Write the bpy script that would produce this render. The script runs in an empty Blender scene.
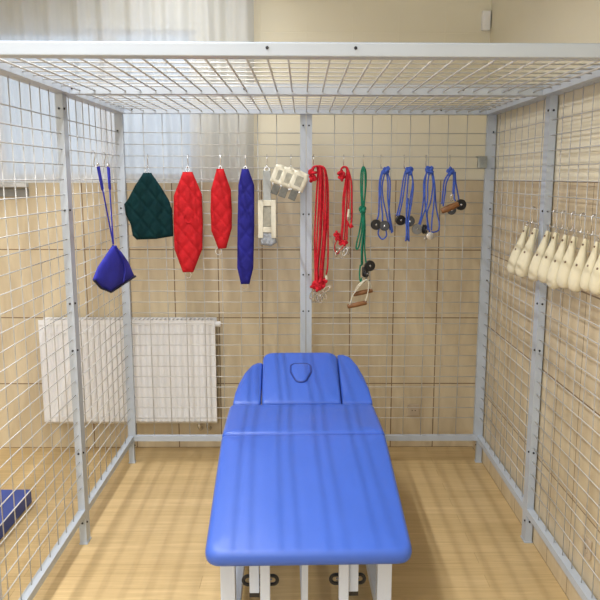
import bpy, bmesh, math, random
from mathutils import Vector, Matrix, geometry
random.seed(7)
S = bpy.context.scene
C = S.collection
PI = math.pi

# ------------------------------------------------------------------ materials
def mat(name, col, rough=.5, metal=0., spec=.5, bump=None, bscale=200., vary=0., vscale=6., trans=0.):
    m = bpy.data.materials.new(name); m.use_nodes = True
    nt = m.node_tree; b = nt.nodes['Principled BSDF']
    b.inputs['Base Color'].default_value = (*col, 1)
    b.inputs['Roughness'].default_value = rough
    b.inputs['Metallic'].default_value = metal
    b.inputs['Specular IOR Level'].default_value = spec
    if trans: b.inputs['Transmission Weight'].default_value = trans
    tc = nt.nodes.new('ShaderNodeTexCoord')
    if vary:
        n = nt.nodes.new('ShaderNodeTexNoise'); n.inputs['Scale'].default_value = vscale
        n.inputs['Detail'].default_value = 4
        nt.links.new(tc.outputs['Object'], n.inputs['Vector'])
        r = nt.nodes.new('ShaderNodeValToRGB')
        r.color_ramp.elements[0].position = .3; r.color_ramp.elements[1].position = .7
        r.color_ramp.elements[0].color = (*[c*(1-vary) for c in col], 1)
        r.color_ramp.elements[1].color = (*[min(1, c*(1+vary)) for c in col], 1)
        nt.links.new(n.outputs['Fac'], r.inputs['Fac']); nt.links.new(r.outputs['Color'], b.inputs['Base Color'])
    if bump:
        n = nt.nodes.new('ShaderNodeTexNoise'); n.inputs['Scale'].default_value = bscale
        nt.links.new(tc.outputs['Object'], n.inputs['Vector'])
        bp = nt.nodes.new('ShaderNodeBump'); bp.inputs['Strength'].default_value = bump
        bp.inputs['Distance'].default_value = .002
        nt.links.new(n.outputs['Fac'], bp.inputs['Height']); nt.links.new(bp.outputs['Normal'], b.inputs['Normal'])
    return m

M = {}
M['cage'] = mat('grey_powder_coat', (.455, .51, .585), .38, 0, .5, vary=.03)
M['wire'] = mat('white_coated_wire', (.50, .50, .49), .3, 0, .5, vary=.04)
M['bolt'] = mat('dark_bolt', (.03, .03, .035), .4, .6)
M['steel'] = mat('bright_steel', (.62, .62, .63), .25, 1., vary=.05)
M['vinyl'] = mat('blue_vinyl', (.046, .125, .56), .36, 0, .5, bump=.12, bscale=500, vary=.03)
M['vinyl_gap_shade'] = mat('dark_blue_gap_shade', (.018, .045, .25), .5, vary=.05)  # darkened vinyl: shade of the plug gap put into the colour
M['white_metal'] = mat('white_metal', (.58, .65, .78), .35, vary=.02)
M['black'] = mat('black_plastic', (.012, .012, .014), .35, vary=.1)
M['rad'] = mat('white_enamel', (.80, .81, .83), .35, vary=.02)
M['darkgap'] = mat('grey_grille', (.16, .13, .11), .6, vary=.1)
M['pvc'] = mat('white_plastic', (.80, .80, .80), .35, vary=.02)
M['frame'] = mat('white_window_frame', (.83, .84, .85), .3, vary=.02)
M['red'] = mat('red_quilted_fabric', (.52, .010, .016), .75, 0, .25, bump=.3, bscale=600, vary=.12, vscale=20)
M['green'] = mat('dark_green_quilted_fabric', (.002, .026, .030), .8, 0, .15, bump=.3, bscale=600, vary=.15, vscale=20)
M['navy'] = mat('dark_blue_quilted_fabric', (.018, .017, .22), .75, 0, .25, bump=.3, bscale=600, vary=.15, vscale=20)
M['royal'] = mat('blue_fabric', (.03, .033, .36), .7, 0, .3, bump=.3, bscale=500, vary=.1, vscale=20)
M['mat'] = mat('blue_mat_vinyl', (.035, .075, .34), .5, vary=.05)
M['edge'] = mat('dark_navy_binding', (.008, .008, .035), .8, vary=.1)
M['rope_red'] = mat('red_rope', (.60, .015, .03), .7, 0, .3, bump=.8, bscale=400, vary=.25, vscale=60)
M['rope_green'] = mat('green_rope', (.012, .20, .115), .7, 0, .3, bump=.8, bscale=400, vary=.25, vscale=60)
M['rope_blue'] = mat('blue_rope', (.06, .125, .52), .7, 0, .3, bump=.8, bscale=400, vary=.25, vscale=60)
M['cream'] = mat('cream_leather', (.71, .66, .48), .6, 0, .35, bump=.3, bscale=90, vary=.05, vscale=14)
M['cream_strap'] = mat('cream_webbing', (.74, .71, .58), .7, 0, .3, bump=.3, bscale=300, vary=.06, vscale=30)
M['grey_strap'] = mat('grey_webbing', (.40, .42, .41), .7, 0, .3, bump=.4, bscale=400, vary=.1, vscale=30)
M['grey_patch'] = mat('grey_velcro', (.19, .19, .17), .85, 0, .2, bump=.4, bscale=500, vary=.15, vscale=60)
M['pale_patch'] = mat('pale_grey_patch', (.42, .41, .34), .8, 0, .2, vary=.15, vscale=60)
M['wood'] = mat('brown_wood', (.24, .105, .035), .45, 0, .4, vary=.3, vscale=25)
M['brown'] = mat('brown_eyelet', (.16, .10, .06), .5, vary=.1)
M['bag_plastic'] = mat('grey_plastic_film', (.35, .38, .42), .15, vary=.3, vscale=60)
M['galv'] = mat('galvanised_bracket', (.33, .35, .34), .4, .7, vary=.2, vscale=40)
M['ceiling'] = mat('white_ceiling_paint', (.80, .79, .75), .8, vary=.02)
M['sill'] = mat('grey_stone_sill', (.55, .55, .54), .5, vary=.05)
M['socket'] = mat('beige_socket', (.50, .41, .30), .4, vary=.05)
M['strip'] = mat('dark_grey_strip', (.22, .22, .21), .4, vary=.1)

def wall_mat(name, axis, off):
    m = bpy.data.materials.new(name); m.use_nodes = True; nt = m.node_tree; L = nt.links.new
    b = nt.nodes['Principled BSDF']
    g = nt.nodes.new('ShaderNodeTexCoord'); sx = nt.nodes.new('ShaderNodeSeparateXYZ'); L(g.outputs['Object'], sx.inputs[0])
    u = nt.nodes.new('ShaderNodeMath'); u.operation = 'ADD'; u.inputs[1].default_value = off
    L(sx.outputs[axis], u.inputs[0])
    cb = nt.nodes.new('ShaderNodeCombineXYZ'); L(u.outputs[0], cb.inputs[0]); L(sx.outputs['Z'], cb.inputs[1])
    br = nt.nodes.new('ShaderNodeTexBrick'); L(cb.outputs[0], br.inputs['Vector'])
    br.offset = 0; br.squash = 1
    br.inputs['Scale'].default_value = 1; br.inputs['Brick Width'].default_value = .253
    br.inputs['Row Height'].default_value = .395; br.inputs['Mortar Size'].default_value = .0032
    br.inputs['Mortar Smooth'].default_value = .2
    br.inputs['Color1'].default_value = (.61, .51, .345, 1); br.inputs['Color2'].default_value = (.66, .56, .385, 1)
    br.inputs['Mortar'].default_value = (.22, .145, .08, 1)
    mp = nt.nodes.new('ShaderNodeMapping'); mp.inputs['Scale'].default_value = (14, 14, 3.0); mp.inputs['Rotation'].default_value = (.25, .25, 0)
    L(g.outputs['Object'], mp.inputs['Vector'])
    no = nt.nodes.new('ShaderNodeTexNoise'); no.inputs['Scale'].default_value = 1; no.inputs['Detail'].default_value = 6
    no.inputs['Distortion'].default_value = .6; L(mp.outputs[0], no.inputs['Vector'])
    rp = nt.nodes.new('ShaderNodeValToRGB'); rp.color_ramp.elements[0].position = .3; rp.color_ramp.elements[1].position = .7
    rp.color_ramp.elements[0].color = (.84, .82, .80, 1); rp.color_ramp.elements[1].color = (1.06, 1.07, 1.08, 1)
    L(no.outputs['Fac'], rp.inputs['Fac'])
    mu = nt.nodes.new('ShaderNodeMix'); mu.data_type = 'RGBA'; mu.blend_type = 'MULTIPLY'; mu.inputs['Factor'].default_value = 1
    L(br.outputs['Color'], mu.inputs['A']); L(rp.outputs['Color'], mu.inputs['B'])
    # painted plaster above the tiling
    gt = nt.nodes.new('ShaderNodeMath'); gt.operation = 'GREATER_THAN'; gt.inputs[1].default_value = 1.583; L(sx.outputs['Z'], gt.inputs[0])
    n2 = nt.nodes.new('ShaderNodeTexNoise'); n2.inputs['Scale'].default_value = 3; L(g.outputs['Object'], n2.inputs['Vector'])
    r2 = nt.nodes.new('ShaderNodeValToRGB'); r2.color_ramp.elements[0].color = (.72, .675, .53, 1); r2.color_ramp.elements[1].color = (.76, .715, .57, 1)
    L(n2.outputs['Fac'], r2.inputs['Fac'])
    mx = nt.nodes.new('ShaderNodeMix'); mx.data_type = 'RGBA'
    L(gt.outputs[0], mx.inputs['Factor']); L(mu.outputs['Result'], mx.inputs['A']); L(r2.outputs['Color'], mx.inputs['B'])
    L(mx.outputs['Result'], b.inputs['Base Color'])
    rr = nt.nodes.new('ShaderNodeMapRange'); rr.inputs['To Min'].default_value = .38; rr.inputs['To Max'].default_value = .85
    L(gt.outputs[0], rr.inputs['Value']); L(rr.outputs[0], b.inputs['Roughness'])
    bp = nt.nodes.new('ShaderNodeBump'); bp.inputs['Strength'].default_value = .4; bp.inputs['Distance'].default_value = .002; bp.invert = True
    L(br.outputs['Fac'], bp.inputs['Height']); L(bp.outputs['Normal'], b.inputs['Normal'])
    return m
M['wall_x'] = wall_mat('tiled_wall_across', 'X', .253*20-.762)
M['wall_y'] = wall_mat('tiled_wall_along', 'Y', .253*20-.02)

def floor_mat():
    m = bpy.data.materials.new('wood_look_vinyl_floor'); m.use_nodes = True; nt = m.node_tree; L = nt.links.new
    b = nt.nodes['Principled BSDF']; g = nt.nodes.new('ShaderNodeTexCoord')
    br = nt.nodes.new('ShaderNodeTexBrick'); L(g.outputs['Object'], br.inputs['Vector'])
    br.offset = .37; br.inputs['Scale'].default_value = 1; br.inputs['Brick Width'].default_value = 1.15
    br.inputs['Row Height'].default_value = .098; br.inputs['Mortar Size'].default_value = .0012; br.inputs['Bias'].default_value = 0
    br.inputs['Color1'].default_value = (.53, .385, .19, 1); br.inputs['Color2'].default_value = (.60, .445, .23, 1)
    br.inputs['Mortar'].default_value = (.42, .29, .13, 1)
    mp = nt.nodes.new('ShaderNodeMapping'); mp.inputs['Scale'].default_value = (2.2, 45, 1); L(g.outputs['Object'], mp.inputs['Vector'])
    no = nt.nodes.new('ShaderNodeTexNoise'); no.inputs['Scale'].default_value = 1.3; no.inputs['Detail'].default_value = 7; no.inputs['Distortion'].default_value = 1.15
    L(mp.outputs[0], no.inputs['Vector'])
    rp = nt.nodes.new('ShaderNodeValToRGB'); rp.color_ramp.elements[0].position = .28; rp.color_ramp.elements[1].position = .72
    rp.color_ramp.elements[0].color = (.86, .83, .79, 1); rp.color_ramp.elements[1].color = (1.1, 1.1, 1.1, 1)
    L(no.outputs['Fac'], rp.inputs['Fac'])
    mu = nt.nodes.new('ShaderNodeMix'); mu.data_type = 'RGBA'; mu.blend_type = 'MULTIPLY'; mu.inputs['Factor'].default_value = 1
    L(br.outputs['Color'], mu.inputs['A']); L(rp.outputs['Color'], mu.inputs['B']); L(mu.outputs['Result'], b.inputs['Base Color'])
    b.inputs['Roughness'].default_value = .42; b.inputs['Specular IOR Level'].default_value = .4
    return m
M['floor'] = floor_mat()

def glass_mat():
    m = bpy.data.materials.new('window_glass'); m.use_nodes = True; nt = m.node_tree; nt.nodes.clear(); L = nt.links.new
    o = nt.nodes.new('ShaderNodeOutputMaterial'); mx = nt.nodes.new('ShaderNodeMixShader'); mx.inputs[0].default_value = .06
    t = nt.nodes.new('ShaderNodeBsdfTransparent'); t.inputs[0].default_value = (.93, .96, .97, 1)
    g = nt.nodes.new('ShaderNodeBsdfGlossy'); g.inputs['Roughness'].default_value = .02
    L(t.outputs[0], mx.inputs[1]); L(g.outputs[0], mx.inputs[2]); L(mx.outputs[0], o.inputs[0]); return m
M['glass'] = glass_mat()

def sheer_mat():
    m = bpy.data.materials.new('sheer_white_voile'); m.use_nodes = True; nt = m.node_tree; nt.nodes.clear(); L = nt.links.new
    o = nt.nodes.new('ShaderNodeOutputMaterial')
    d = nt.nodes.new('ShaderNodeBsdfDiffuse'); d.inputs[0].default_value = (.66, .69, .73, 1)
    tl = nt.nodes.new('ShaderNodeBsdfTranslucent'); tl.inputs[0].default_value = (.80, .83, .88, 1)
    t = nt.nodes.new('ShaderNodeBsdfTransparent'); t.inputs[0].default_value = (1, 1, 1, 1)
    a = nt.nodes.new('ShaderNodeMixShader'); a.inputs[0].default_value = .5; L(d.outputs[0], a.inputs[1]); L(tl.outputs[0], a.inputs[2])
    tc = nt.nodes.new('ShaderNodeTexCoord'); w = nt.nodes.new('ShaderNodeTexNoise'); w.inputs['Scale'].default_value = 1
    mp = nt.nodes.new('ShaderNodeMapping'); mp.inputs['Scale'].default_value = (30, 1, .8)
    L(tc.outputs['Object'], mp.inputs[0]); L(mp.outputs[0], w.inputs['Vector'])
    mr = nt.nodes.new('ShaderNodeMapRange'); mr.inputs['To Min'].default_value = .25; mr.inputs['To Max'].default_value = .42
    L(w.outputs['Fac'], mr.inputs['Value'])
    b = nt.nodes.new('ShaderNodeMixShader'); L(mr.outputs[0], b.inputs[0])
    L(a.outputs[0], b.inputs[1]); L(t.outputs[0], b.inputs[2]); L(b.outputs[0], o.inputs[0]); return m
M['sheer'] = sheer_mat()

# ------------------------------------------------------------------ mesh helpers
def link(name, bm, m, parent=None, smooth=False):
    me = bpy.data.meshes.new(name); bmesh.ops.recalc_face_normals(bm, faces=bm.faces); bm.to_mesh(me); bm.free()
    me.materials.append(m if not isinstance(m, str) else M[m])
    if smooth:
        for p in me.polygons: p.use_smooth = True
        if smooth != 'all':
            try: me.set_sharp_from_angle(angle=math.radians(40))
            except Exception: pass
    o = bpy.data.objects.new(name, me); C.objects.link(o)
    if parent is not None: o.parent = parent
    return o

def thing(name, label, cat, loc=(0, 0, 0), rz=0., group=None):
    o = bpy.data.objects.new(name, None); C.objects.link(o); o.location = loc; o.rotation_euler = (0, 0, rz)
    o.empty_display_size = .05
    return tag(o, label, cat, group)

def tag(o, label, cat, group=None):
    o['label'] = label; o['category'] = cat
    if group: o['group'] = group
    return o

def structure(o): o['kind'] = 'structure'; return o

def box(bm, x0, x1, y0, y1, z0, z1, mtx=None):
    v = [bm.verts.new((x, y, z)) for x in (x0, x1) for y in (y0, y1) for z in (z0, z1)]
    for f in ((0, 1, 3, 2), (4, 6, 7, 5), (0, 4, 5, 1), (2, 3, 7, 6), (0, 2, 6, 4), (1, 5, 7, 3)):
        bm.faces.new([v[i] for i in f])
    if mtx is not None:
        for q in v: q.co = mtx @ q.co
    return v

def bevel(bm, w, seg=2):
    bmesh.ops.bevel(bm, geom=list(bm.edges), offset=w, segments=seg, profile=.5, affect='EDGES')

def bbox(x0, x1, y0, y1, z0, z1, w=.003, seg=2):
    bm = bmesh.new(); box(bm, x0, x1, y0, y1, z0, z1); bevel(bm, w, seg); return bm

def tube(bm, pts, r, seg=6, closed=False, flat=None):
    pts = [Vector(p) for p in pts]; n = len(pts); rings = []
    prev = None
    for i in range(n):
        if closed: t = (pts[(i+1) % n]-pts[i-1]).normalized()
        else: t = (pts[min(i+1, n-1)]-pts[max(i-1, 0)]).normalized()
        if prev is None:
            a = Vector((0, 1, 0)) if abs(t.y) < .9 else Vector((1, 0, 0))
            u = (a - t*a.dot(t)).normalized()
        else:
            u = (prev - t*prev.dot(t))
            u = u.normalized() if u.length > 1e-6 else t.orthogonal().normalized()
        prev = u; w = t.cross(u)
        rr = r[i] if isinstance(r, (list, tuple)) else r
        fu, fw = flat if flat else (1, 1)
        rings.append([bm.verts.new(pts[i]+rr*(fu*math.cos(2*PI*k/seg+PI/seg)*u+fw*math.sin(2*PI*k/seg+PI/seg)*w)) for k in range(seg)])
    for i in range(n if closed else n-1):
        a, b = rings[i], rings[(i+1) % n]
        for k in range(seg): bm.faces.new((a[k], a[(k+1) % seg], b[(k+1) % seg], b[k]))
    if not closed:
        bm.faces.new(rings[0][::-1]); bm.faces.new(rings[-1])

def smoothpts(p, n=6, closed=False):
    p = [Vector(q) for q in p]; out = []; N = len(p)
    g = (lambda i: p[i % N]) if closed else (lambda i: p[max(0, min(N-1, i))])
    for i in range(N if closed else N-1):
        a, b, c, d = g(i-1), g(i), g(i+1), g(i+2)
        for k in range(n):
            t = k/n
            out.append(.5*((2*b)+(c-a)*t+(2*a-5*b+4*c-d)*t*t+(3*b-a-3*c+d)*t**3))
    if not closed: out.append(p[-1])
    return out

def lathe(bm, prof, axis='z', seg=20, mtx=None):
    rings = []
    for r, h in prof:
        ring = []
        for k in range(seg):
            a = 2*PI*k/seg; x, y = r*math.cos(a), r*math.sin(a)
            v = Vector((x, y, h)) if axis == 'z' else Vector((x, h, y)) if axis == 'y' else Vector((h, x, y))
            ring.append(bm.verts.new(mtx @ v if mtx is not None else v))
        rings.append(ring)
    for a, b in zip(rings, rings[1:]):
        for k in range(seg): bm.faces.new((a[k], a[(k+1) % seg], b[(k+1) % seg], b[k]))
    bm.faces.new(rings[0][::-1]); bm.faces.new(rings[-1])

def rounded_outline(poly, rad, seg=6):
    out = []; n = len(poly)
    for i in range(n):
        p = Vector(poly[i]); a = Vector(poly[i-1]); b = Vector(poly[(i+1) % n])
        r = rad[i] if isinstance(rad, (list, tuple)) else rad
        u = (a-p).normalized(); w = (b-p).normalized()
        ang = u.angle(w); d = min(r/math.tan(ang/2), .49*(a-p).length, .49*(b-p).length)
        p0, p1 = p+u*d, p+w*d
        for k in range(seg+1):
            t = k/seg; out.append(p0*(1-t)**2+p*2*t*(1-t)+p1*t*t)
    return out

def cushion(outline, th, er=.018, puff=.012, rings=7):
    """upholstered pad: local xy outline, top at z=0, bottom at z=-th, rolled edge and a slightly domed top"""
    bm = bmesh.new(); n = len(outline)
    c = sum((Vector(p) for p in outline), Vector((0, 0)))/n
    def inset(d):
        res = []
        for p in outline:
            q = Vector(p)-c; L = q.length; res.append(c+q*max(0, (L-d)/L))
        return res
    lay = []
    for k in range(5):
        a = PI/2*k/4; lay.append((er*(1-math.sin(a)), -th+er*(1-math.cos(a))))
    for k in range(7):
        a = PI/2*k/6; lay.append((er*(1-math.cos(a)), -er+er*math.sin(a)))
    rg = []
    for d, z in lay: rg.append([bm.verts.new((q.x, q.y, z)) for q in inset(d)])
    base = inset(er)
    for k in range(1, rings):
        s = 1-(k/rings); z = puff*(1-s**3)
        rg.append([bm.verts.new((c.x+(q.x-c.x)*s, c.y+(q.y-c.y)*s, z)) for q in base])
    for a, b in zip(rg, rg[1:]):
        for k in range(n): bm.faces.new((a[k], a[(k+1) % n], b[(k+1) % n], b[k]))
    bm.faces.new(rg[0][::-1])
    v = bm.verts.new((c.x, c.y, puff)); a = rg[-1]
    for k in range(n): bm.faces.new((a[k], a[(k+1) % n], v))
    return bm

def pad(poly, th, pitch=.06, quilt=.5, step=.009, edge=.03, hole=None):
    """quilted pad in the local xz plane, thickness along y, outline poly [(x,z)]"""
    poly = [Vector(p) for p in poly]; n = len(poly)
    bpts = []
    for i in range(n):
        a, b = poly[i], poly[(i+1) % n]; k = max(1, int((b-a).length/step))
        for j in range(k): bpts.append(a+(b-a)*j/k)
    nb = len(bpts)
    def inside(p):
        c = False
        for i in range(n):
            a, b = poly[i], poly[i-1]
            if (a.y > p.y) != (b.y > p.y) and p.x < (b.x-a.x)*(p.y-a.y)/(b.y-a.y)+a.x: c = not c
        return c
    def dist(p):
        m = 9
        for i in range(n):
            a, b = poly[i], poly[(i+1) % n]; d = b-a; t = max(0, min(1, (p-a).dot(d)/d.dot(d)))
            m = min(m, (p-a-d*t).length)
        return m
    pts = list(bpts)
    xs = [p.x for p in poly]; zs = [p.y for p in poly]
    x = min(xs)
    while x < max(xs):
        z = min(zs)
        while z < max(zs):
            p = Vector((x+.0007, z+.0004))
            if inside(p) and dist(p) > step*.55: pts.append(p)
            z += step
        x += step
    vs, es, fs, _, _, _ = geometry.delaunay_2d_cdt(pts, [(i, (i+1) % nb) for i in range(nb)], [list(range(nb))], 1, 1e-5)
    bm = bmesh.new(); top = []; bot = []
    for p in vs:
        d = dist(Vector(p)); f = math.sqrt(max(0, 1-(1-min(1, d/edge))**2))
        a = (p[0]+p[1]*.8)/pitch; b = (p[0]-p[1]*.8)/pitch
        q = (min(1, abs(math.sin(PI*a))*2.2)*min(1, abs(math.sin(PI*b))*2.2))
        y = th/2*(.16+.84*f*(1-quilt+quilt*q))
        top.append(bm.verts.new((p[0], -y, p[1]))); bot.append(bm.verts.new((p[0], y, p[1])))
    cnt = {}
    for f in fs:
        try:
            bm.faces.new([top[i] for i in f]); bm.faces.new([bot[i] for i in f][::-1])
        except ValueError: continue
        for i in range(3):
            e = (f[i], f[(i+1) % 3]); cnt[tuple(sorted(e))] = cnt.get(tuple(sorted(e)), 0)+1
    for (a, b), c in cnt.items():
        if c == 1:
            try: bm.faces.new((top[a], top[b], bot[b], bot[a]))
            except ValueError: pass
    for v in [v for v in bm.verts if not v.link_faces]: bm.verts.remove(v)
    return bm

def copy_tree(o, parent=None):
    c = o.copy(); C.objects.link(c)
    if parent is not None: c.parent = parent
    for ch in list(o.children): copy_tree(ch, c)
    return c

# ------------------------------------------------------------------ room shell
YB = 2.235; XR = 1.006; XL = -3.4; YF = -4.2; ZC = 2.9; TW = .16
WX0, WX1, WZ0, WZ1 = -2.75, -.60, 1.56, 2.38      # window opening in the back wall
bm = bmesh.new(); box(bm, XL-TW, XR+TW, YF-TW, YB+TW, -.12, 0); structure(link('floor', bm, 'floor'))
bm = bmesh.new(); box(bm, XL-TW, XR+TW, YF-TW, YB+TW, ZC, ZC+.12); structure(link('ceiling', bm, 'ceiling'))
bm = bmesh.new()
box(bm, XL, XR, YB, YB+TW, 0, WZ0); box(bm, XL, XR, YB, YB+TW, WZ1, ZC)
box(bm, XL, WX0, YB, YB+TW, WZ0, WZ1); box(bm, WX1, XR, YB, YB+TW, WZ0, WZ1)
structure(link('wall_back', bm, 'wall_x'))
bm = bmesh.new(); box(bm, XR, XR+TW, YF-TW, YB+TW, 0, ZC); structure(link('wall_right', bm, 'wall_y'))
bm = bmesh.new(); box(bm, XL-TW, XL, YF-TW, YB+TW, 0, ZC); structure(link('wall_left', bm, 'wall_y'))
bm = bmesh.new(); box(bm, XL, XR, YF-TW, YF, 0, ZC); structure(link('wall_front', bm, 'wall_x'))

# window: frame with four sashes and glass
bm = bmesh.new(); fw = .05; y0, y1 = YB+.04, YB+.10
box(bm, WX0, WX1, y0, y1, WZ0, WZ0+fw); box(bm, WX0, WX1, y0, y1, WZ1-fw*.5, WZ1)
for x in (WX0, -1.78-.03, -1.105-.06, WX1-.05):
    w_ = {WX0: .05}.get(x, .05 if x == WX1-.05 else .12)
    box(bm, x, x+w_, y0-.001, y1+.001, WZ0+.001, WZ1-.001)
win = structure(link('window_1', bm, 'frame'))
for a, b in ((WX0+.05, -1.81), (-1.69, -1.165), (-1.045, WX1-.05)):
    bm = bmesh.new(); box(bm, a-.005, b+.005, YB+.066, YB+.072, WZ0+fw-.005, WZ1-fw*.5+.005)
    g = link('pane', bm, 'glass', win); structure(g)
structure(link('trim_1', bbox(-3.0, -1.555, YB-.06, YB, 1.535, 1.558, .004), 'sill'))       # window sill
structure(link('trim_2', bbox(-3.0, -1.557, YB-.022, YB, 1.482, 1.528, .003), 'strip'))     # dark strip below the sill

# sheer curtain hanging from the ceiling in front of the window
bm = bmesh.new(); NX = 420; prev = None; cx0, cx1 = -3.2, -.285
for i in range(NX+1):
    t = i/NX; x = cx0+(cx1-cx0)*t
    y = 2.155+.022*math.sin(x*38+1.3*math.sin(x*5.1))+.010*math.sin(x*91+2)
    col = [bm.verts.new((x+.006*math.sin(3*z+x*20), y+.006*math.sin(x*23)*(2.9-z), z)) for z in (1.565, 1.75, 1.95, 2.15, 2.35, 2.55, 2.75, 2.895)]
    if prev:
        for k in range(len(col)-1): bm.faces.new((prev[k], col[k], col[k+1], prev[k+1]))
    prev = col
cur = link('sheer_curtain', bm, 'sheer', smooth='all')
tag(cur, 'white sheer voile curtain hanging in folds over the back window', 'curtain')

# ------------------------------------------------------------------ radiator
rad = thing('radiator', 'white panel radiator on the tiled wall under the window', 'radiator', (-1.015, 2.15, .178))
rw, rh = .499, .622
bm = bmesh.new(); pts = []
nfl = 30
for i in range(nfl*4+1):
    x = -rw+2*rw*i/(nfl*4); ph = (i % 4); y = -.03 + (.0045 if ph in (1, 2) else 0)
    pts.append((x, y))
va = [bm.verts.new((x, y, .02)) for x, y in pts]; vb = [bm.verts.new((x, y, rh-.03)) for x, y in pts]
vc = [bm.verts.new((x, .0, .0)) for x, y in pts]; vd = [bm.verts.new((x, .0, rh-.015)) for x, y in pts]
for i in range(len(pts)-1):
    bm.faces.new((va[i], va[i+1], vb[i+1], vb[i])); bm.faces.new((vb[i], vb[i+1], vd[i+1], vd[i])); bm.faces.new((vc[i], vc[i+1], va[i+1], va[i]))
    bm.faces.new((vd[i], vd[i+1], vc[i+1], vc[i]))
bm.faces.new([va[0], vb[0], vd[0], vc[0]]); bm.faces.new([va[-1], vc[-1], vd[-1], vb[-1]])
for i in range(26):
    x = -rw+.035+i*(2*rw-.07)/25
    for z in (.05, rh-.075): box(bm, x-.008, x+.008, -.0345, -.029, z-.004, z+.004)
link('front_panel', bm, 'rad', rad)
bm = bmesh.new(); box(bm, -rw+.01, rw-.004, .001, .06, .01, rh-.03); link('convector_core', bm, 'darkgap', rad)
bm = bmesh.new()
for i in range(40):
    x = -rw+.02+i*(2*rw-.04)/40; box(bm, x, x+.014, -.026, .062, rh-.014, rh-.006)
box(bm, -rw, rw, -.031, -.024, rh-.03, rh-.004); box(bm, -rw, rw, .060, .066, rh-.03, rh-.004)
link('top_grille', bm, 'rad', rad)
bm = bmesh.new(); lathe(bm, [(.012, 0), (.016, .004), (.017, .03), (.013, .036), (.005, .038)], 'x', 14, Matrix.Translation((rw-.005, -.005, rh-.03)))
link('bleed_valve', bm, 'pvc', rad, True)
bm = bmesh.new(); tube(bm, smoothpts([(rw-.06, .02, .012), (rw-.06, .02, -.03), (rw-.055, .04, -.05), (rw-.05, .073, -.05)], 4), .009, 8)
tube(bm, smoothpts([(rw-.11, .02, .012), (rw-.11, .02, -.03), (rw-.105, .04, -.05), (rw-.10, .073, -.05)], 4), .009, 8)
link('supply_pipe', bm, 'steel', rad, True)
for sx in (-.35, .35):
    bm = bmesh.new(); box(bm, sx-.012, sx+.012, .055, .0845, .12, .5); link('wall_bracket', bm, 'rad', rad)

# ------------------------------------------------------------------ the suspension cage
cage = thing('suspension_cage', 'tall light grey therapy cage of white wire mesh panels around the blue table', 'cage')
ZB, ZT = .13, 1.917; T = .03; PW = .105
HZ = [1.822-.06*k for k in range(27)]
bolt_me = None
def bolt(parent, loc, axis):
    global bolt_me
    if bolt_me is None:
        bm = bmesh.new(); lathe(bm, [(.0045, -.002), (.0045, .0025), (.003, .004)], 'z', 8); o = link('bolt', bm, 'bolt', parent); bolt_me = o.data
    else:
        o = bpy.data.objects.new('bolt', bolt_me); C.objects.link(o); o.parent = parent
    o.location = loc
    o.rotation_euler = {'y': (PI/2, 0, 0), 'x': (0, PI/2, 0), '-x': (0, -PI/2, 0), '-z': (PI, 0, 0)}[axis]
def wires(bm, segs, r=.0021):
    for a, b in segs: tube(bm, (a, b), r, 6)

def back_panel(x0, x1, vx, bx):
    bm = bmesh.new()
    ta, tb_ = (.012 if x0 == -.97 else T), (.018 if x1 == .97 else T)
    box(bm, x0, x0+ta, 1.97, 2.0, ZB, ZT+.03); box(bm, x1-tb_, x1, 1.97, 2.0, ZB, ZT+.03)
    box(bm, x0+ta, x1-tb_, 1.97, 2.0, ZB, ZB+T); box(bm, x0+ta, x1-tb_, 1.97, 2.0, ZT, ZT+.03)
    p = link('back_panel', bm, 'cage', cage)
    w = bmesh.new()
    wires(w, [((x0+.012, 1.9835, z), (x1-.012, 1.9835, z)) for z in HZ])
    wires(w, [((x, 1.988, ZB+.012), (x, 1.988, ZT+.012)) for x in vx])
    link('wire_grid', w, 'wire', p, 'all')
    for x in bx:
        for z in (1.86, 1.40, 1.075, .875, .42): bolt(p, (x, 1.969, z), 'y')
    return p
back_panel(-.97, -.0013, [-.955+.1*k for k in range(1, 9)], (-.015,))
back_panel(.0013, .97, [.15+.1*k for k in range(8)], (.015,))

def side_panel(s, y0, y1, vy, front):
    bm = bmesh.new(); xo, xi = s*1.0, s*.97; a, b = min(xo, xi), max(xo, xi)
    box(bm, a, b, y0, y0+T, 0.0, ZT+.03); box(bm, a, b, y1-T, y1, 0.0 if not front else 0.002, ZT+.03)
    box(bm, a, b, y0+T, y1-T, ZB, ZB+T); box(bm, a, b, y0+T, y1-T, ZT, ZT+.03)
    p = link('side_panel', bm, 'cage', cage)
    w = bmesh.new(); xc = s*.985
    wires(w, [((xc-s*.0022, y0+.012, z), (xc-s*.0022, y1-.012, z)) for z in HZ])
    wires(w, [((xc+s*.0022, y, ZB+.012), (xc+s*.0022, y, ZT+.012)) for y in vy])
    link('wire_grid', w, 'wire', p, 'all')
    for z in (1.86, 1.46, 1.075, .875, .42, .10):
        for y in ((y1-.015,) if front else (y1-.010,)): bolt(p, (s*.969, y, z), '-x' if s > 0 else 'x')
        bolt(p, (s*.985, (y1-T if front else y0)-.001, z), 'y')
        if z > 1 and not front: bolt(p, (s*.985, y1-T-.001, z-.03), 'y')
    for y in ((y1-.015,) if front else (y1-.015, y0+.015)):
        bm = bmesh.new(); box(bm, s*.985-.018, s*.985+.018, y-.018, y+.018, 0, .006); link('foot_plate', bm, 'cage', p)
for s in (-1, 1):
    side_panel(s, 0.0, 1.0, [.12+PW*k for k in range(8)], True)
    side_panel(s, 1.0, 2.0, [1.11+PW*k for k in range(8)], False)

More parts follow.
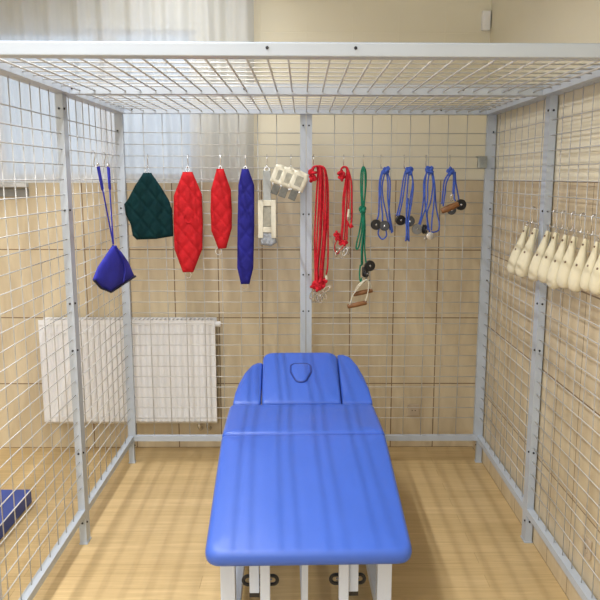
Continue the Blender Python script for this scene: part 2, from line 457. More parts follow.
def top_panel(y0, y1, ty, bl):
    bm = bmesh.new(); h = .042
    box(bm, -.968, .968, y0, y0+T, ZT, ZT+h); box(bm, -.968, .968, y1-T, y1, ZT, ZT+h)
    box(bm, -.968, -.938, y0+T, y1-T, ZT, ZT+h); box(bm, .938, .968, y0+T, y1-T, ZT, ZT+h)
    p = link('top_panel', bm, 'cage', cage)
    w = bmesh.new()
    wires(w, [((.06*k, y0+.012, ZT+.012), (.06*k, y1-.012, ZT+.012)) for k in range(-15, 16)], .0033)
    wires(w, [((-.955, y, ZT+.017), (.955, y, ZT+.017)) for y in ty], .0024)
    link('wire_grid', w, 'wire', p, 'all')
    for x, y, z, ax in bl: bolt(p, (x, y, z), ax)
    return p
top_panel(0.0, 1.0, [.12+PW*k for k in range(8)], [(x, .969, ZT+.02, 'y') for x in (-.93, -.25, .62, .80)])
top_panel(1.0, 1.97, [1.11+PW*k for k in range(8)], [(x, 1.939, ZT+.02, 'y') for x in (-.9, .7)])
# front header tube running the full width of the cage
bm = bmesh.new(); box(bm, -1.0, 1.0, -.03, -.0002, ZT, ZT+.036); bevel(bm, .003, 2); hd = link('header_rail', bm, 'cage', cage)
for x in (-.115, .125): bolt(hd, (x, -.0305, ZT+.022), 'y')
bm = bmesh.new(); box(bm, .905, .952, 1.938, 1.9705, 1.642, 1.700); bevel(bm, .004, 2); box(bm, .898, .95, 1.935, 1.966, 1.697, 1.706)
lathe(bm, [(.010, -.004), (.010, .004)], 'y', 10, Matrix.Translation((.925, 1.936, 1.668)))
br_ = link('corner_bracket', bm, 'galv', cage); br_['label'] = 'dull metal bracket'

# ------------------------------------------------------------------ massage table
tb = thing('massage_table', 'blue padded massage table with white legs standing inside the cage', 'table', (-.012, .70, 0), math.radians(1.25))
HW = .331
# leg section: hinge at local y=.06 z=.585, slopes down to the front
L1 = .755
o = link('leg_cushion', cushion([tuple(p) for p in rounded_outline([(-HW, -L1), (HW, -L1), (HW, 0), (-HW, 0)], [.05, .05, .015, .015])], .062, .028, .012), 'vinyl', tb, 'all')
o.location = (0, .06, .583); o.rotation_euler = (math.radians(11), 0, 0)
L2 = .41
o = link('seat_cushion', cushion([tuple(p) for p in rounded_outline([(-HW, .006), (HW, .006), (HW-.004, L2), (-HW+.004, L2)], .02)], .075, .024, .010), 'vinyl', tb, 'all')
o.location = (0, .06, .585)
hy, hz = .06+L2+.008, .588
head = link('head_cushion', cushion([tuple(p) for p in rounded_outline([(-.182, 0), (.182, 0), (.186, .44), (-.186, .44)], [.012, .012, .06, .06])], .075, .02, .008), 'vinyl', tb, 'all')
head.location = (0, hy, hz); head.rotation_euler = (math.radians(19.3), 0, 0)
tear = rounded_outline([(-.020, .155), (.020, .155), (.046, .235), (.046, .305), (-.046, .305), (-.046, .235)], .03)
bm = cushion([tuple(p) for p in tear], .05, .006, .003, 5)
pl = link('face_hole_plug', bm, 'vinyl', head, 'all'); pl.location = (0, 0, .015)
bm = bmesh.new(); tube(bm, [(p.x*1.06, .23+(p.y-.23)*1.05, -.0045) for p in tear], .0045, 6, True); link('gap_shade', bm, 'vinyl_gap_shade', pl, 'all')  # dark tube stands in for the shade in the gap round the plug
for s in (-1, 1):
    if s < 0: poly = [(-.314, 0), (-.186, 0), (-.186, .388), (-.208, .390), (-.236, .365), (-.272, .29), (-.298, .19), (-.310, .09)]; rd = [.012, .012, .01, .02, .04, .1, .1, .1]
    else: poly = [(.186, 0), (.326, 0), (.322, .10), (.308, .22), (.282, .33), (.248, .41), (.212, .437), (.187, .435)]; rd = [.012, .012, .1, .1, .08, .04, .02, .01]
    o = link('armrest', cushion([tuple(p) for p in rounded_outline(poly, rd)], .075, .022, .006, 6), 'vinyl', tb, 'all')
    o.location = (0, hy, hz-.002); o.rotation_euler = (math.radians(18.3 if s > 0 else 15.8), 0, 0)
# steel under-frame
bm = bmesh.new()
for x in (-.25, .21):
    box(bm, x, x+.04, .07, .5, .465, .505)
box(bm, -.25, .25, .10, .14, .4655, .5045); box(bm, -.25, .25, .42, .46, .4655, .5045)
link('upper_frame', bm, 'white_metal', tb)
bm = bmesh.new()
R9 = Matrix.Translation((0, .06, .583)) @ Matrix.Rotation(math.radians(11), 4, 'X')
for x in (-.25, .21): box(bm, x, x+.04, -.64, -.02, -.100, -.063, R9)
box(bm, -.25, .25, -.62, -.585, -.0995, -.0635, R9)
link('leg_section_frame', bm, 'white_metal', tb)
bm = bmesh.new()
R18 = Matrix.Translation((0, hy, hz)) @ Matrix.Rotation(math.radians(16), 4, 'X')
for x in (-.15, .12): box(bm, x, x+.03, .02, .36, -.115, -.078, R18)
box(bm, -.15, .15, .30, .33, -.1145, -.0785, R18)
link('head_section_frame', bm, 'white_metal', tb)
for x, y in ((-.297, -.50), (.238, -.50), (-.287, .36), (.245, .36)):
    zt = .415 if y < 0 else .466
    lg = link('leg', bbox(x, x+.05, y, y+.05, .012, zt, .003), 'white_metal', tb)
    bm = bmesh.new(); lathe(bm, [(.022, 0), (.026, .003), (.026, .010), (.02, .0125)], 'z', 14, Matrix.Translation((x+.025, y+.025, 0))); link('rubber_foot', bm, 'black', lg)
bm = bmesh.new()
for x in (-.285, .247): box(bm, x, x+.046, -.45, .36, .06, .10)
box(bm, -.24, .247, .36, .40, .0605, .0995); link('base_frame', bm, 'white_metal', tb)
bm = bmesh.new(); tube(bm, [(-.009, -.47, .40), (-.009, -.44, .10), (-.009, .36, .08)], .016, 4); link('lift_strut', bm, 'white_metal', tb)
for x, zb, tilt in ((-.181, .195, -2), (-.144, .168, 1), (.120, .172, -1), (.155, .195, 4)):
    bm = bmesh.new(); box(bm, -.0165, .0165, -.0165, .0165, zb+.014, .40); bevel(bm, .002, 1)
    t_ = link('hanging_tube', bm, 'white_metal', tb); t_.location = (x, -.50 if abs(x) > .153 else -.53, 0); 
    bm = bmesh.new(); box(bm, -.0172, .0172, -.0172, .0172, zb, zb+.0145); link('end_cap', bm, 'black', t_)
for cx in (-.162, .138):
    bm = bmesh.new(); a, b = .058, .016
    pts = [(cx+(a-b)*(1 if math.cos(q) > 0 else -1)+b*math.cos(q), -.475, .235+b*math.sin(q)) for q in [2*PI*(k+.5)/24 for k in range(24)]]
    tube(bm, pts, .0065, 8, True)
    link('release_lever', bm, 'black', tb, True)
    bm = bmesh.new(); tube(bm, [(cx-.04, -.475, .235), (cx+.04, -.475, .235)], .005, 8); link('lever_pin', bm, 'steel', tb, True)

# blue mat on the floor left of the cage
mt = link('exercise_mat', bbox(-2.6, -1.365, .35, 1.43, .0, .07, .008, 3), 'mat')
tag(mt, 'flat blue exercise mat on the floor outside the left mesh', 'mat')

# ------------------------------------------------------------------ wall fittings
def socket(loc, rz, label):
    t = thing('wall_socket', label, 'socket', loc, rz)
    link('faceplate', bbox(-.034, .034, -.011, 0, -.036, .036, .004), 'socket', t)
    bm = bmesh.new(); lathe(bm, [(.022, -.0135), (.023, -.0105)], 'y', 18); link('insert', bm, 'socket', t)
    bm = bmesh.new()
    for x in (-.009, .009): lathe(bm, [(.003, -.0142), (.003, -.013)], 'y', 8, Matrix.Translation((x, 0, 0)))
    link('pin_holes', bm, 'black', t)
    return t
socket((.643, YB, .232), 0, 'small beige socket low on the tiled back wall right of the table')
socket((XR, .336, .296), -PI/2, 'small beige socket low on the right wall behind the mesh')
t = thing('alarm_sensor', 'small white sensor box high in the corner where two walls meet', 'sensor', (.975, YB, 2.43))
link('housing', bbox(-.022, .024, -.035, 0, -.052, .050, .006, 3), 'pvc', t)
link('lens', bbox(-.012, .014, -.0385, -.034, -.028, .018, .002), 'pvc', t)

# ------------------------------------------------------------------ hooks and hung equipment
def hook_mesh():
    bm = bmesh.new()
    p = [(0, .006, -.006), (0, .0075, .002), (0, 0, .0095), (0, -.0085, .002), (0, -.009, -.014), (0, -.004, -.034), (0, -.002, -.05), (0, -.009, -.062), (0, -.019, -.056), (0, -.0205, -.046)]
    tube(bm, smoothpts(p, 4), .0025, 6); return bm
hook0 = None
def hook(x, z, label, y=1.9835, rz=0., group='steel hooks along the back mesh', dz=0):
    """steel S hook over a horizontal wire; rz turns its mouth"""
    global hook0
    if hook0 is None: hook0 = link('steel_hook', hook_mesh(), 'steel', None, True); h = hook0
    else: h = hook0.copy(); C.objects.link(h)
    h.location = (x, y, z-.0005); h.rotation_euler = (0, 0, rz); return tag(h, label, 'hook', group)
WZ = HZ[2]                    # the wire everything on the back hangs from (z=1.702)
RR = random.Random(3)
K = .0053                     # one tile joint's grain: local drawing unit for the hung gear, in metres
YH = 1.9625                   # lower mouth of the hooks

def ring(bm, c, rx, rz_, r=.0018, rot=0., n=16, tilt=0.):
    pts = []
    for k in range(n):
        a = 2*PI*k/n; v = Vector((rx*math.cos(a), 0, rz_*math.sin(a)))
        v.rotate(Matrix.Rotation(tilt, 3, 'Z')); v.rotate(Matrix.Rotation(rot, 3, 'Y')); pts.append(Vector(c)+v)
    tube(bm, pts, r, 6, True)

# --- quilted slings
def sling(name, x, label, poly, m, group, ring_bottom, th=.03, pitch=.07, patch=None):
    t = thing(name, label, 'sling', (x, YH-.004, WZ-.063), 0, group)
    link('quilted_pad', pad(poly, th, pitch), m, t, 'all')
    zt = max(p[1] for p in poly); zb = min(p[1] for p in poly)
    bm = bmesh.new(); ring(bm, (0, 0, (zt+.008)/2+.001), .008, max(.006, -zt/2+.006)); link('hanging_ring', bm, 'steel', t, True)
    bx = [p[0] for p in poly if abs(p[1]-zt) < .02]
    bm = bmesh.new(); box(bm, min(bx)-.001, max(bx)+.001, -.006, .006, zt-.012, zt+.003); bevel(bm, .002); 
    link('stitched_tab', bm, m, t)
    if ring_bottom:
        bxx = [p[0] for p in poly if p[1] < zb+.004]; cx = sum(bxx)/len(bxx)
        bm = bmesh.new(); ring(bm, (cx, 0, zb-.012), .016, .018); link('lower_ring', bm, 'steel', t, True)
    if patch:
        bm = bmesh.new(); ring(bm, (patch[0], -th/2+.002, patch[1]), patch[2], patch[2], .0035, n=20); link('round_stitching', bm, m, t, True)
    return t
def P(l, x, z): return [((a-x), (b-z)) for a, b in l]
zc = WZ-.063
X = -.836
sling('triangular_sling', X, 'dark green quilted sling hung folded into a triangle on the back mesh',
      P([(-.858, 1.612), (-.814, 1.612), (-.770, 1.547), (-.728, 1.475), (-.712, 1.425), (-.710, 1.283), (-.800, 1.268), (-.905, 1.264), (-.926, 1.285), (-.934, 1.345), (-.958, 1.395), (-.964, 1.452), (-.942, 1.478), (-.905, 1.545)], X, zc), 'green', 'quilted slings', False, .034, .085)
X = -.624
sling('long_sling', X, 'wide red quilted sling beside the green one, with a round patch', P([(-.650, 1.617), (-.598, 1.617), (-.552, 1.505), (-.550, 1.36), (-.556, 1.215), (-.608, 1.089), (-.664, 1.089), (-.706, 1.215), (-.706, 1.36), (-.701, 1.495)], X, zc), 'red', 'quilted slings', True, .036, .075, (0.0, -.26, .024))
X = -.452
sling('long_sling', X, 'narrow shorter red quilted sling beside the dark blue one', P([(-.471, 1.634), (-.434, 1.634), (-.398, 1.527), (-.394, 1.42), (-.396, 1.327), (-.428, 1.219), (-.470, 1.214), (-.506, 1.312), (-.508, 1.42), (-.503, 1.527)], X, zc), 'red', 'quilted slings', True, .034, .07)
X = -.321
sling('long_sling', X, 'long narrow dark blue quilted sling right of the two red slings', P([(-.339, 1.634), (-.303, 1.634), (-.274, 1.553), (-.276, 1.34), (-.284, 1.113), (-.306, 1.025), (-.352, 1.025), (-.371, 1.113), (-.366, 1.34), (-.358, 1.553)], X, zc), 'navy', 'quilted slings', True, .034, .09)
hook(-.836, WZ, 'steel hook holding the dark green triangular sling')
hook(-.624, WZ, 'steel hook holding the wide red sling')
hook(-.452, WZ, 'steel hook holding the shorter red sling')
hook(-.321, WZ, 'steel hook holding the long dark blue sling')

# --- blue head sling on the left side mesh
AH = math.radians(76)
t = thing('head_sling', 'blue fabric sling hanging by two straps on the left mesh', 'sling', (-0.928, 1.520, 1.273), AH)
pp = [(-0.0, 0.0), (0.079, -0.041), (0.149, -0.097), (0.21, -0.175), (0.075, -0.198), (-0.052, -0.22), (-0.146, -0.188), (-0.208, -0.143), (-0.155, -0.089), (-0.064, -0.037)]
link('pouch', pad(pp, .028, .9, .0, .011, .06), 'royal', t, 'all')
bm = bmesh.new()
e = [(x, -.006, z-.001) for x, z in pp[3:8]]
tube(bm, e, .007, 6, flat=(1, .7)); link('dark_hem', bm, 'edge', t, True)
bm = bmesh.new(); tube(bm, smoothpts([(.004, -.010, -.005), (.060, -.0165, -.075), (.080, -.017, -.13), (.070, -.009, -.19)], 5), .005, 6)
link('folded_seam', bm, 'royal', t, True)
for yy in (1.445, 1.640):
    w0 = Vector((-.962, yy, 1.640)); a = Matrix.Rotation(-AH, 3, 'Z') @ (w0-Vector(t.location)); b = Vector((.0, -.002, .003))
    bm = bmesh.new()
    tube(bm, [a, a.lerp(b, .28), a.lerp(b, .3), a.lerp(b, .65), b], [.012, .0105, .0055, .005, .006], 4, flat=(.4, 1.2))
    link('strap', bm, 'royal', t)
    bm = bmesh.new(); ring(bm, (a.x, a.y, a.z+.006), .010, .010, .0018); link('strap_ring', bm, 'steel', t, True)
for yy, lb in ((1.445, 'front'), (1.640, 'rear')):
    hook(-.985+.0022, WZ, 'steel hook on the left mesh holding the blue sling by its %s strap' % lb, yy, PI/2, 'steel hooks on the left mesh')

# --- grey strap with cream buckle
t = thing('strap_cuff', 'light grey strap with long cream buckle plate left of the centre post', 'cuff', (-.207, YH-.004, WZ-.063))
bm = bmesh.new(); box(bm, -.021, .021, -.006, .004, -.20, -.012); bevel(bm, .002); link('grey_strap', bm, 'grey_strap', t)
bm = bmesh.new(); ring(bm, (0, 0, -.004), .014, .012); link('hanging_ring', bm, 'steel', t, True)
bm = bmesh.new()
for a in ((-.048, -.022, -.365, -.165), (.022, .048, -.365, -.165)): box(bm, a[0], a[1], -.018, .008, a[2], a[3])
box(bm, -.022, .022, -.018, .008, -.195, -.165); box(bm, -.022, .022, -.018, .008, -.335, -.305)
bmesh.ops.remove_doubles(bm, verts=bm.verts, dist=.0001); bevel(bm, .003); link('buckle_plate', bm, 'cream_strap', t)
link('grey_insert', bbox(-.0215, .0215, -.012, .004, -.304, -.196, .003), 'pale_patch', t)
link('plastic_pouch', pad([(-.040, -.332), (.046, -.332), (.050, -.39), (.020, -.41), (-.036, -.40)], .03, .03, .5, .007, .02), 'bag_plastic', t, 'all')
hook(-.207, WZ, 'steel hook holding the grey strap with the cream buckle')

# --- three cream cuffs on one hook
names = ['leftmost', 'middle', 'rightmost']
for i, (dx, dz, a) in enumerate(((-.055, -.040, 20), (-.012, -.055, 21), (.042, -.070, 22))):
    t = thing('wrist_cuff', 'cream webbing cuff with grey tail, %s of three on one hook by the centre post' % names[i], 'cuff', (-.080, YH-.017-.0165*i, WZ-.058), 0, 'cream cuffs by the centre post')
    R_ = Matrix.Translation((dx, 0, dz)) @ Matrix.Rotation(math.radians(a), 4, 'Y')
    q = link('cuff_band', pad([(-.044, -.044), (-.030, -.052), (.024, -.049), (.040, -.050), (.043, .020), (.034, .050), (-.008, .054), (-.040, .046)], .017, .05, .25, .008, .016), 'cream_strap', t, 'all'); q.matrix_local = R_
    q2 = link('grey_patch', bbox(-.018, .018, -.0094, -.006, -.028, .026, .0008, 1), 'pale_patch', t); q2.matrix_local = R_
    q3 = link('grey_tail', bbox(-.020, .019, -.005, .003, -.105, -.052, .002), 'grey_patch', t); q3.matrix_local = R_
    bm = bmesh.new(); tube(bm, [(0, .0, 0), (dx*.5, -.001, dz*.3+.004), (dx, 0, dz+.035)], .004, 6, flat=(.5, 1.6)); link('cuff_loop', bm, 'cream_strap', t)
    bm = bmesh.new(); ring(bm, (0, 0, 0), .025, .008, .0022)
    q4 = link('metal_ring', bm, 'steel', t, True); q4.matrix_local = R_ @ Matrix.Translation((0, -.002, -.051))
hook(-.080, WZ, 'steel hook holding the bunch of cream cuffs')

# --- rope bundles
def carabiner(parent, c, rot=0., s=1., tilt=.3):
    bm = bmesh.new(); s *= 1.2; ring(bm, (0, 0, 0), .0085*s, .019*s, .0023*s, n=18)
    ring(bm, (0, 0, .022*s), .0055*s, .0055*s, .0016*s, n=10)
    o = link('carabiner', bm, 'steel', parent, True); o.location = c; o.rotation_euler = (0, rot, tilt); return o
def knot(bm, c, s):
    q_ = Matrix.Rotation(RR.uniform(0, 6.28), 3, 'Y') @ Matrix.Rotation(RR.uniform(.4, 1.2), 3, 'X'); pts = []
    for k in range(28):
        a = 2*PI*k/28
        pts.append(Vector(c)+q_ @ Vector((s*(math.sin(a)+1.5*math.sin(2*a))*.31, s*.7*math.sin(3*a)*.6, s*(math.cos(a)-1.5*math.cos(2*a))*.31)))
    tube(bm, pts, s*.40, 7, True)
def pulley(parent, c, r, rz=0., m='black'):
    o = bpy.data.objects.new('pulley', None)
    bm = bmesh.new(); w = .009
    lathe(bm, [(r*.3, -w), (r*.92, -w), (r, -w*.7), (r, -w*.35), (r*.8, 0), (r, w*.35), (r, w*.7), (r*.92, w), (r*.3, w)], 'y', 24)
    o = link('pulley', bm, m, parent, True); o.location = c; o.rotation_euler = (0, 0, rz)
    bm = bmesh.new(); lathe(bm, [(r*.12, -w-.003), (r*.2, -w-.001), (r*.2, w+.001), (r*.12, w+.003)], 'y', 12); link('axle', bm, 'steel', o, True)
    return o
def U(u, v, y=0.): return (u*K, y, -v*K)     # u right, v down, in drawing units
def bundle(name, x, label, rope, strands, knots, r, cat='rope', group='rope bundles on the back mesh'):
    t = thing(name, label, cat, (x, YH-.004, WZ-.056), 0, group)
    bm = bmesh.new()
    for s in strands:
        s = [(u+(RR.uniform(-.45, .45) if 0 < i < len(s)-1 else 0), v, y) for i, (u, v, y) in enumerate(s)]
        tube(bm, smoothpts([U(*p) for p in s], 6), r, 7)
    link('rope', bm, rope, t, 'all')
    for u, v, y, s in knots:
        bm = bmesh.new(); knot(bm, U(u, v, y), s); link('knot', bm, rope, t, 'all')
    return t
# long red bundle
st = []
for i in range(7):
    a = -1.5+RR.random()*1.5; xx = 2.5+i*1.9; y = -.004-.010*(i % 3)
    st.append([(a, 9, y), (a+.5, 2, y-.004), (2+.3*i, -.7-.2*(i % 2), y), (5+i*1.25, 3, y), (xx+1+RR.uniform(-.4, .4), 35, y), (xx+RR.uniform(-.8, .8), 70, y-.004), (xx*.75+.5+RR.uniform(-.8, .8), 100, y), (xx*.62+1+RR.uniform(-1, 1), 118+RR.uniform(-2, 3), y)])
st.append([(13, 4, -.01), (15.5, 20, -.012), (16, 60, -.012), (15.5, 95, -.012), (14, 107, -.010)])
t = bundle('rope_bundle', .035, 'longest bundle of red ropes beside the centre post, with steel clips', 'rope_red', st,
           [(-.5, 6, -.016, .022), (-.3, 11, -.012, .021), (3, 117, -.010, .020), (7, 115, -.016, .021), (10, 119, -.008, .019), (5.5, 121, -.018, .019), (1, 119, -.008, .018), (12.5, 113, -.012, .016)], .0048)
for u, v, a in ((-.5, 128, .3), (3, 131, -.15), (5.5, 130, .1), (7.5, 132, -.3), (9.5, 129, .5), (12, 128, -.5), (14, 122, .9)): carabiner(t, U(u, v, -.012), a, 1., RR.uniform(-.6, .8))
for q in range(1):
    bm = bmesh.new(); tube(bm, [U(14, 108, -.012), U(14.4, 112, -.016)], .007, 8); w_ = link('wooden_toggle', bm, 'cream_strap', t, True)
# short red bundle
st = []
for i in range(4):
    xx = -1+i*2.0; y = -.004-.009*(i % 2)
    st.append([(-2.5, 8, y), (-2, 2, y-.004), (1, -.6, y), (3.5+i*.6, 4, y), (xx+1.2, 30, y), (xx+.2+RR.uniform(-.5, .5), 52, y), (xx-1+RR.uniform(-.8, .8), 72, y)])
st.append([(5, 3, -.01), (8.2, 14, -.012), (9, 34, -.012), (8.6, 52, -.014), (7.2, 59, -.012)])
st.append([(6, 40, -.016), (4.5, 50, -.018), (6.5, 58, -.016)])
t = bundle('rope_bundle', .196, 'shorter bundle of red ropes left of the green rope', 'rope_red', st,
           [(-2, 6, -.014, .020), (-1.5, 10, -.01, .019), (-6, 66, -.012, .017), (-5, 70, -.016, .016), (-1.5, 74, -.010, .017), (2.0, 75, -.014, .017), (8.5, 58, -.014, .012)], .0046)
bm = bmesh.new(); tube(bm, smoothpts([U(-5, 71, -.012), U(-8, 78, -.012), U(-6, 86, -.012), U(-1, 81, -.01), U(2, 77, -.01)], 5), .003, 6); link('cord_loop', bm, 'rope_red', t, True)
for u, v, a in ((-5, 85, .7), (-1, 86, -.2), (2.5, 84, .5), (4.5, 83, -.6), (6.5, 49, .5)): carabiner(t, U(u, v, -.014), a, .9, RR.uniform(-.6, .8))
bm = bmesh.new(); tube(bm, [U(6, 41, -.02), U(5, 49, -.02)], .006, 8); link('wooden_toggle', bm, 'cream_strap', t, True)
# green rope
st = [[(-1, 41, 0), (-2.6, 20, -.004), (-2.2, 5, -.004), (0, -.6, -.004), (2.2, 5, -.004), (2.6, 20, -.004), (.6, 41, 0)],
      [(-.4, 41, -.008), (-1.4, 22, -.012), (-1.2, 6, -.012), (0.2, .6, -.012), (1.3, 6, -.012), (1.4, 22, -.012), (.2, 41, -.008)],
      [(-1, 42, -.006), (-3, 60, -.008), (-6.5, 76, -.008), (-6, 81, -.008), (-3.5, 78, -.01), (-1, 62, -.01), (0, 44, -.006)],
      [(0, 42, -.006), (1, 60, -.006), (.2, 80, -.006), (0, 97, -.006)], [(1, 42, -.01), (2.2, 60, -.012), (2.0, 80, -.012), (4, 98, -.012)],
      [(0.4, 42, -.014), (.4, 62, -.016), (-1, 80, -.016), (-1, 98, -.014)], [(-2, 97, -.012), (-3.2, 106, -.012), (-1.5, 114, -.012), (0, 110, -.01)]]
t = bundle('pulley_rope', .304, 'single green rope knotted midway with black pulleys at its end', 'rope_green', st, [(-.8, 41, -.008, .019), (-.3, 43, -.014, .017)], .0044)
pulley(t, U(7.5, 98, -.012), .029, .25); pulley(t, U(3.5, 106, -.016), .021, 1.0)
bm = bmesh.new(); box(bm, -.001, .017, -.024, .004, -.575, -.525); bevel(bm, .004); link('pulley_cheek', bm, 'black', t)
carabiner(t, U(2, 111, -.014), .1, 1.0); carabiner(t, U(6, 110, -.014), -.25, .9)
# two D handles clipped under the green rope
for i, (du, dv, y, lab) in enumerate(((0.8, 118, -.016, 'upper wooden pull handle on a cream strap below the green rope'), (-5.2, 130, -.034, 'lower wooden pull handle on a cream strap below the green rope'))):
    t = thing('pull_handle', lab, 'handle', (.304+K*3.5, YH-.004+y, WZ-.056-K*114), 0, 'wooden pull handles')
    ox, oz = K*(du-3.5), -K*(dv-114)
    bm = bmesh.new(); hw = K*9.2
    a = Vector((ox-hw+.006, 0, oz-K*9)); b = Vector((ox+hw-.008, 0, oz-K*5.5))
    tp = Vector((0, 0, 0))
    tube(bm, smoothpts([a, a.lerp(tp, .45)+Vector((-.018, 0, .006)), tp+Vector((-.012, 0, .004)), tp+Vector((.012, 0, .003)), b.lerp(tp, .45)+Vector((.014, 0, .006)), b], 6), .0085, 6, flat=(1.0, .25) if False else (1.1, .3))
    link('cream_strap', bm, 'cream_strap', t)
    bm = bmesh.new(); d = (b-a).normalized(); a2, b2 = a-d*.010, b+d*.012
    tube(bm, [a2, a2+d*.003, a2.lerp(b2, .3), a2.lerp(b2, .5), a2.lerp(b2, .7), b2-d*.003, b2], [.009, .012, .0125, .0135, .0125, .012, .009], 10)
    link('wooden_grip', bm, 'wood', t, True)
# four blue pulley ropes
st = [[(1, 3, 0), (-1.5, 14, -.004), (-2, 30, -.004), (-2.2, 46, -.004), (-4, 53, -.006)], [(2, 4, -.008), (-.3, 14, -.012), (-.2, 30, -.012), (1.5, 46, -.012), (2, 53, -.01)],
      [(4, 4, 0), (1, 18, -.008), (2.5, 32, -.01), (6.5, 48, -.01), (10, 62, -.01)], [(5, 4, -.004), (7, 16, -.008), (7.2, 30, -.008), (9.5, 46, -.01), (12.6, 64, -.01)],
      [(6, 5, -.01), (8.6, 14, -.014), (8.8, 30, -.014), (8, 46, -.016), (11.6, 65, -.014)], [(-1, 60, -.01), (-1.6, 66, -.01), (1.5, 71, -.01), (6, 68, -.01), (5.5, 61, -.01)]]
t = bundle('pulley_rope', .397, 'blue rope with two black pulleys, next to the green rope', 'rope_blue', st, [(5, 2.5, -.008, .020), (4.2, 4, -.014, .018)], .0041)
pulley(t, U(-4.5, 56.5, -.014), .028, .1); pulley(t, U(4, 57.5, -.018), .027, -.2)
hook(.397, WZ, 'steel hook holding the blue rope nearest the green rope')
st = [[(1, 3, 0), (-1, 14, -.004), (-4, 34, -.006), (-7, 48, -.006)], [(2, 4, -.006), (.6, 18, -.01), (-2, 36, -.01), (-5, 48, -.01)], [(4, 4, -.012), (3, 18, -.014), (2.4, 40, -.018), (3.2, 60, -.026), (4.2, 72, -.026)],
      [(6, 4, -.004), (8, 14, -.008), (6, 32, -.012), (4, 55, -.028), (2.2, 73, -.028)], [(7, 5, -.01), (9, 18, -.014), (7.2, 34, -.016), (4.8, 52, -.03), (5.5, 73, -.03)], [(4, 30, -.02), (2, 52, -.032), (3.5, 72, -.032)]]
t = bundle('pulley_rope', .520, 'blue rope with crossing strands and long tail, second from green rope', 'rope_blue', st, [(4.5, 2.5, -.008, .020), (4, 4.5, -.014, .018)], .0041)
pulley(t, U(-3, 52, -.012), .027, .3); pulley(t, U(6, 53, -.014), .028, -.1)
hook(.520, WZ, 'steel hook holding the second blue rope from the green rope')
st = [[(1, 3, 0), (-2, 14, -.004), (-2.4, 30, -.004), (-4.5, 48, -.006), (-7, 58, -.006)], [(0, 4, -.008), (-1.5, 16, -.01), (-1, 34, -.012), (2, 50, -.014), (3, 62, -.012)],
      [(3, 4, -.01), (1.2, 16, -.014), (1, 34, -.016), (-3, 50, -.016), (-5.5, 58, -.012)], [(5, 4, 0), (7, 16, -.008), (5, 34, -.012), (1.5, 46, -.012), (4.8, 64, -.012)],
      [(6, 4, -.01), (8, 16, -.014), (8, 34, -.016), (6.5, 50, -.016), (6.5, 62, -.014)], [(6, 4, -.004), (9, 16, -.006), (11, 38, -.006), (14.5, 54, -.006), (14, 62, -.008), (9, 64, -.01), (6.5, 63, -.01)]]
t = bundle('pulley_rope', .636, 'blue rope with grey and black pulleys and a side loop, third blue one', 'rope_blue', st, [(2.5, 2, -.008, .022), (3.2, 4, -.014, .018)], .0040)
pulley(t, U(-8, 61, -.012), .028, .1, 'strip'); pulley(t, U(-.5, 61, -.014), .025, 1.1)
bm = bmesh.new(); lathe(bm, [(.008, -.01), (.02, -.009), (.021, 0), (.02, .009), (.008, .01)], 'y', 18, Matrix.Translation(U(5, 67.5, -.016))); link('steel_wheel', bm, 'steel', t, True)
carabiner(t, U(2, 69, -.014), .9, .8)
hook(.636, WZ, 'steel hook holding the third blue rope from the green rope')
st = [[(1, 3, 0), (-5, 12, -.004), (-6.5, 24, -.006), (-7.5, 36, -.008)], [(1.5, 4, -.008), (-3.4, 14, -.012), (-5, 26, -.012), (-6.2, 38, -.012)],
      [(3, 4, -.008), (3.4, 14, -.008), (3, 26, -.01)], [(5, 4, -.004), (6, 14, -.006), (9.5, 30, -.008), (10.5, 36, -.01)], [(4, 4, -.012), (4.6, 14, -.014), (4.8, 28, -.014), (6, 33, -.014)]]
t = bundle('pulley_rope', .762, 'shortest blue rope with brown wooden grip and black pulleys, nearest right post', 'rope_blue', st, [(0, 3, -.008, .020), (-.4, 5, -.014, .017)], .0041)
pulley(t, U(11.5, 36.5, -.012), .029, .15); pulley(t, U(2.5, 42, -.008), .024, -.1)
bm = bmesh.new(); a = Vector(U(-8.5, 43, -.030)); b = Vector(U(8.5, 35.5, -.034)); tube(bm, [a, a.lerp(b, .05), a.lerp(b, .3), a.lerp(b, .5), a.lerp(b, .7), a.lerp(b, .95), b], [.011, .015, .0165, .018, .0165, .015, .011], 12)
link('wooden_grip', bm, 'wood', t, True)
carabiner(t, U(2.5, 29, -.012), .2, .9)
hook(.762, WZ, 'steel hook holding the blue rope with the brown grip')
hook(.040, WZ, 'steel hook holding the longest red ropes')
hook(.199, WZ, 'steel hook holding the shorter red ropes')
hook(.304, WZ, 'steel hook holding the green rope')

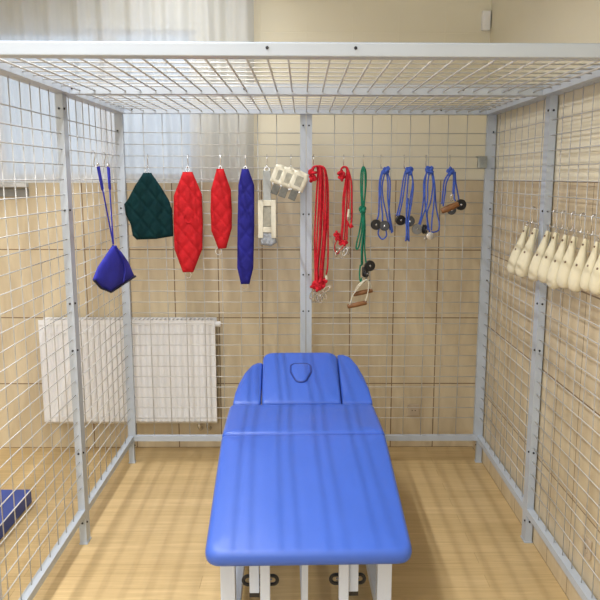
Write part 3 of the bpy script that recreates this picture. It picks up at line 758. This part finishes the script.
# --- cream sandbags on the right mesh
def bag_mesh(h=.205, w=.085, t=.062):
    bm = bmesh.new(); n = 18; rings = []
    prof = [(0, .006, .006), (.03, .010, .007), (.12, .013, .009), (.25, .020, .012), (.42, .030, .020), (.58, .038, .028), (.74, .0425, .031), (.86, .041, .030), (.94, .034, .025), (.985, .020, .014), (1., .006, .004)]
    for s, a, b in prof:
        a *= w/.085; b *= t/.062
        rings.append([bm.verts.new((a*math.copysign(abs(math.cos(2*PI*k/n))**.8, math.cos(2*PI*k/n)), b*math.copysign(abs(math.sin(2*PI*k/n))**.8, math.sin(2*PI*k/n)), -s*h)) for k in range(n)])
    for a, b in zip(rings, rings[1:]):
        for k in range(n): bm.faces.new((a[k], a[(k+1) % n], b[(k+1) % n], b[k]))
    bm.faces.new(rings[0]); bm.faces.new(rings[-1][::-1])
    return bm
def make_bag():
    t = thing('sandbag', '', 'weight bag')
    body = link('bag_body', bag_mesh(.20, .067, .046), 'cream', t, 'all')
    bm = bmesh.new(); box(bm, -.009, .009, .009, .014, -.09, -.002); bevel(bm, .002); st_ = link('back_flap', bm, 'cream', t)
    for z, yy, r in ((-.022, -.006, .0042), (-.100, -.0160, .0052)):
        bm = bmesh.new(); lathe(bm, [(r*.5, -.003), (r, -.002), (r, .004)], 'y', 12); e_ = link('eyelet', bm, 'brown', t, True); e_.location = (0, yy, z)
    bm = bmesh.new(); ring(bm, (0, 0, .006), .006, .009, .0016); link('hanging_ring', bm, 'steel', t, True)
    return t
bag0 = make_bag(); ords = ['first', 'second', 'third', 'fourth', 'fifth', 'sixth', 'seventh', 'eighth', 'ninth']
bags = [(1.16, 1.09, 15), (1.012, 1.06, 13), (.862, 1.03, 12), (.760, 1.0, 11), (.648, 1.03, 10), (.553, .95, 9), (.440, .93, 8), (.330, .84, 9), (.258, .84, 8)]
ZH = HZ[6]
for i, (y, s, tl) in enumerate(bags):
    b = bag0 if i == 0 else copy_tree(bag0)
    rz_ = math.radians(-66+RR.uniform(-12, 12))
    b.matrix_world = Matrix.Translation((.9560 if i != 1 else .9500, y, ZH-.062-.012)) @ Matrix.Rotation(math.radians(tl+RR.uniform(-1.5, 1.5)), 4, 'Y') @ Matrix.Rotation(rz_, 4, 'Z') @ Matrix.Diagonal((s, s, s, 1))
    tag(b, 'cream leather sandbag on the right mesh, %s counted from the back corner' % ords[i], 'weight bag', 'cream sandbags on the right mesh')
    hook(.985-.0022, ZH, 'steel hook holding the %s sandbag from the back corner' % ords[i], y, -PI/2, 'steel hooks on the right mesh')

# ------------------------------------------------------------------ light
def area(name, loc, sx, sy, power, col, rot=(0, 0, 0)):
    l = bpy.data.lights.new(name, 'AREA'); l.shape = 'RECTANGLE'; l.size = sx; l.size_y = sy; l.energy = power; l.color = col
    o = bpy.data.objects.new(name, l); C.objects.link(o); o.location = loc; o.rotation_euler = rot; return o
warm = (.98, .985, 1)
for x0 in (-.70, -2.7):
    for dx in (-.067, .067):
        l = area('ceiling_tube', (x0+dx, -.9, 2.87), (.014), 5.6, 50 if x0 > -1 else 28, warm); l.data.spread = math.radians(146)
area('front_window_daylight', (-1.0, YF+.06, 1.75), 2.6, 1.5, 62, (.86, .93, 1), (PI/2, 0, 0))

w = bpy.data.worlds.new('overcast_sky'); S.world = w; w.use_nodes = True
w.node_tree.nodes['Background'].inputs[0].default_value = (.80, .88, 1, 1)
w.node_tree.nodes['Background'].inputs[1].default_value = 1.15

# ------------------------------------------------------------------ camera
cam = bpy.data.cameras.new('camera'); co = bpy.data.objects.new('camera', cam); C.objects.link(co); S.camera = co
cx, cy, cz, pit, yaw, rol, f, sxx, syy = (-0.019588, -2.263216, 1.594910, 0.189952, -0.012986, 0.002552, 784.560231, 0.041201, 0.093103)
cam.sensor_width = 36; cam.sensor_fit = 'HORIZONTAL'; cam.lens = 36*f/600
cam.shift_x = -sxx/2; cam.shift_y = syy/2
Rr = Vector((math.cos(yaw), math.sin(yaw), 0)); Fh = Vector((-math.sin(yaw), math.cos(yaw), 0)); Zz = Vector((0, 0, 1))
Fw = math.cos(pit)*Fh-math.sin(pit)*Zz; Up = math.sin(pit)*Fh+math.cos(pit)*Zz
R2 = math.cos(rol)*Rr+math.sin(rol)*Up; U2 = math.cos(rol)*Up-math.sin(rol)*Rr
m3 = Matrix((R2, U2, -Fw)).transposed(); co.matrix_world = Matrix.Translation((cx, cy, cz)) @ m3.to_4x4()
cam.clip_start = .05

S.view_settings.view_transform = 'Standard'; S.view_settings.look = 'None'; S.view_settings.gamma = 1
S.view_settings.use_curve_mapping = False; S.view_settings.exposure = -.13
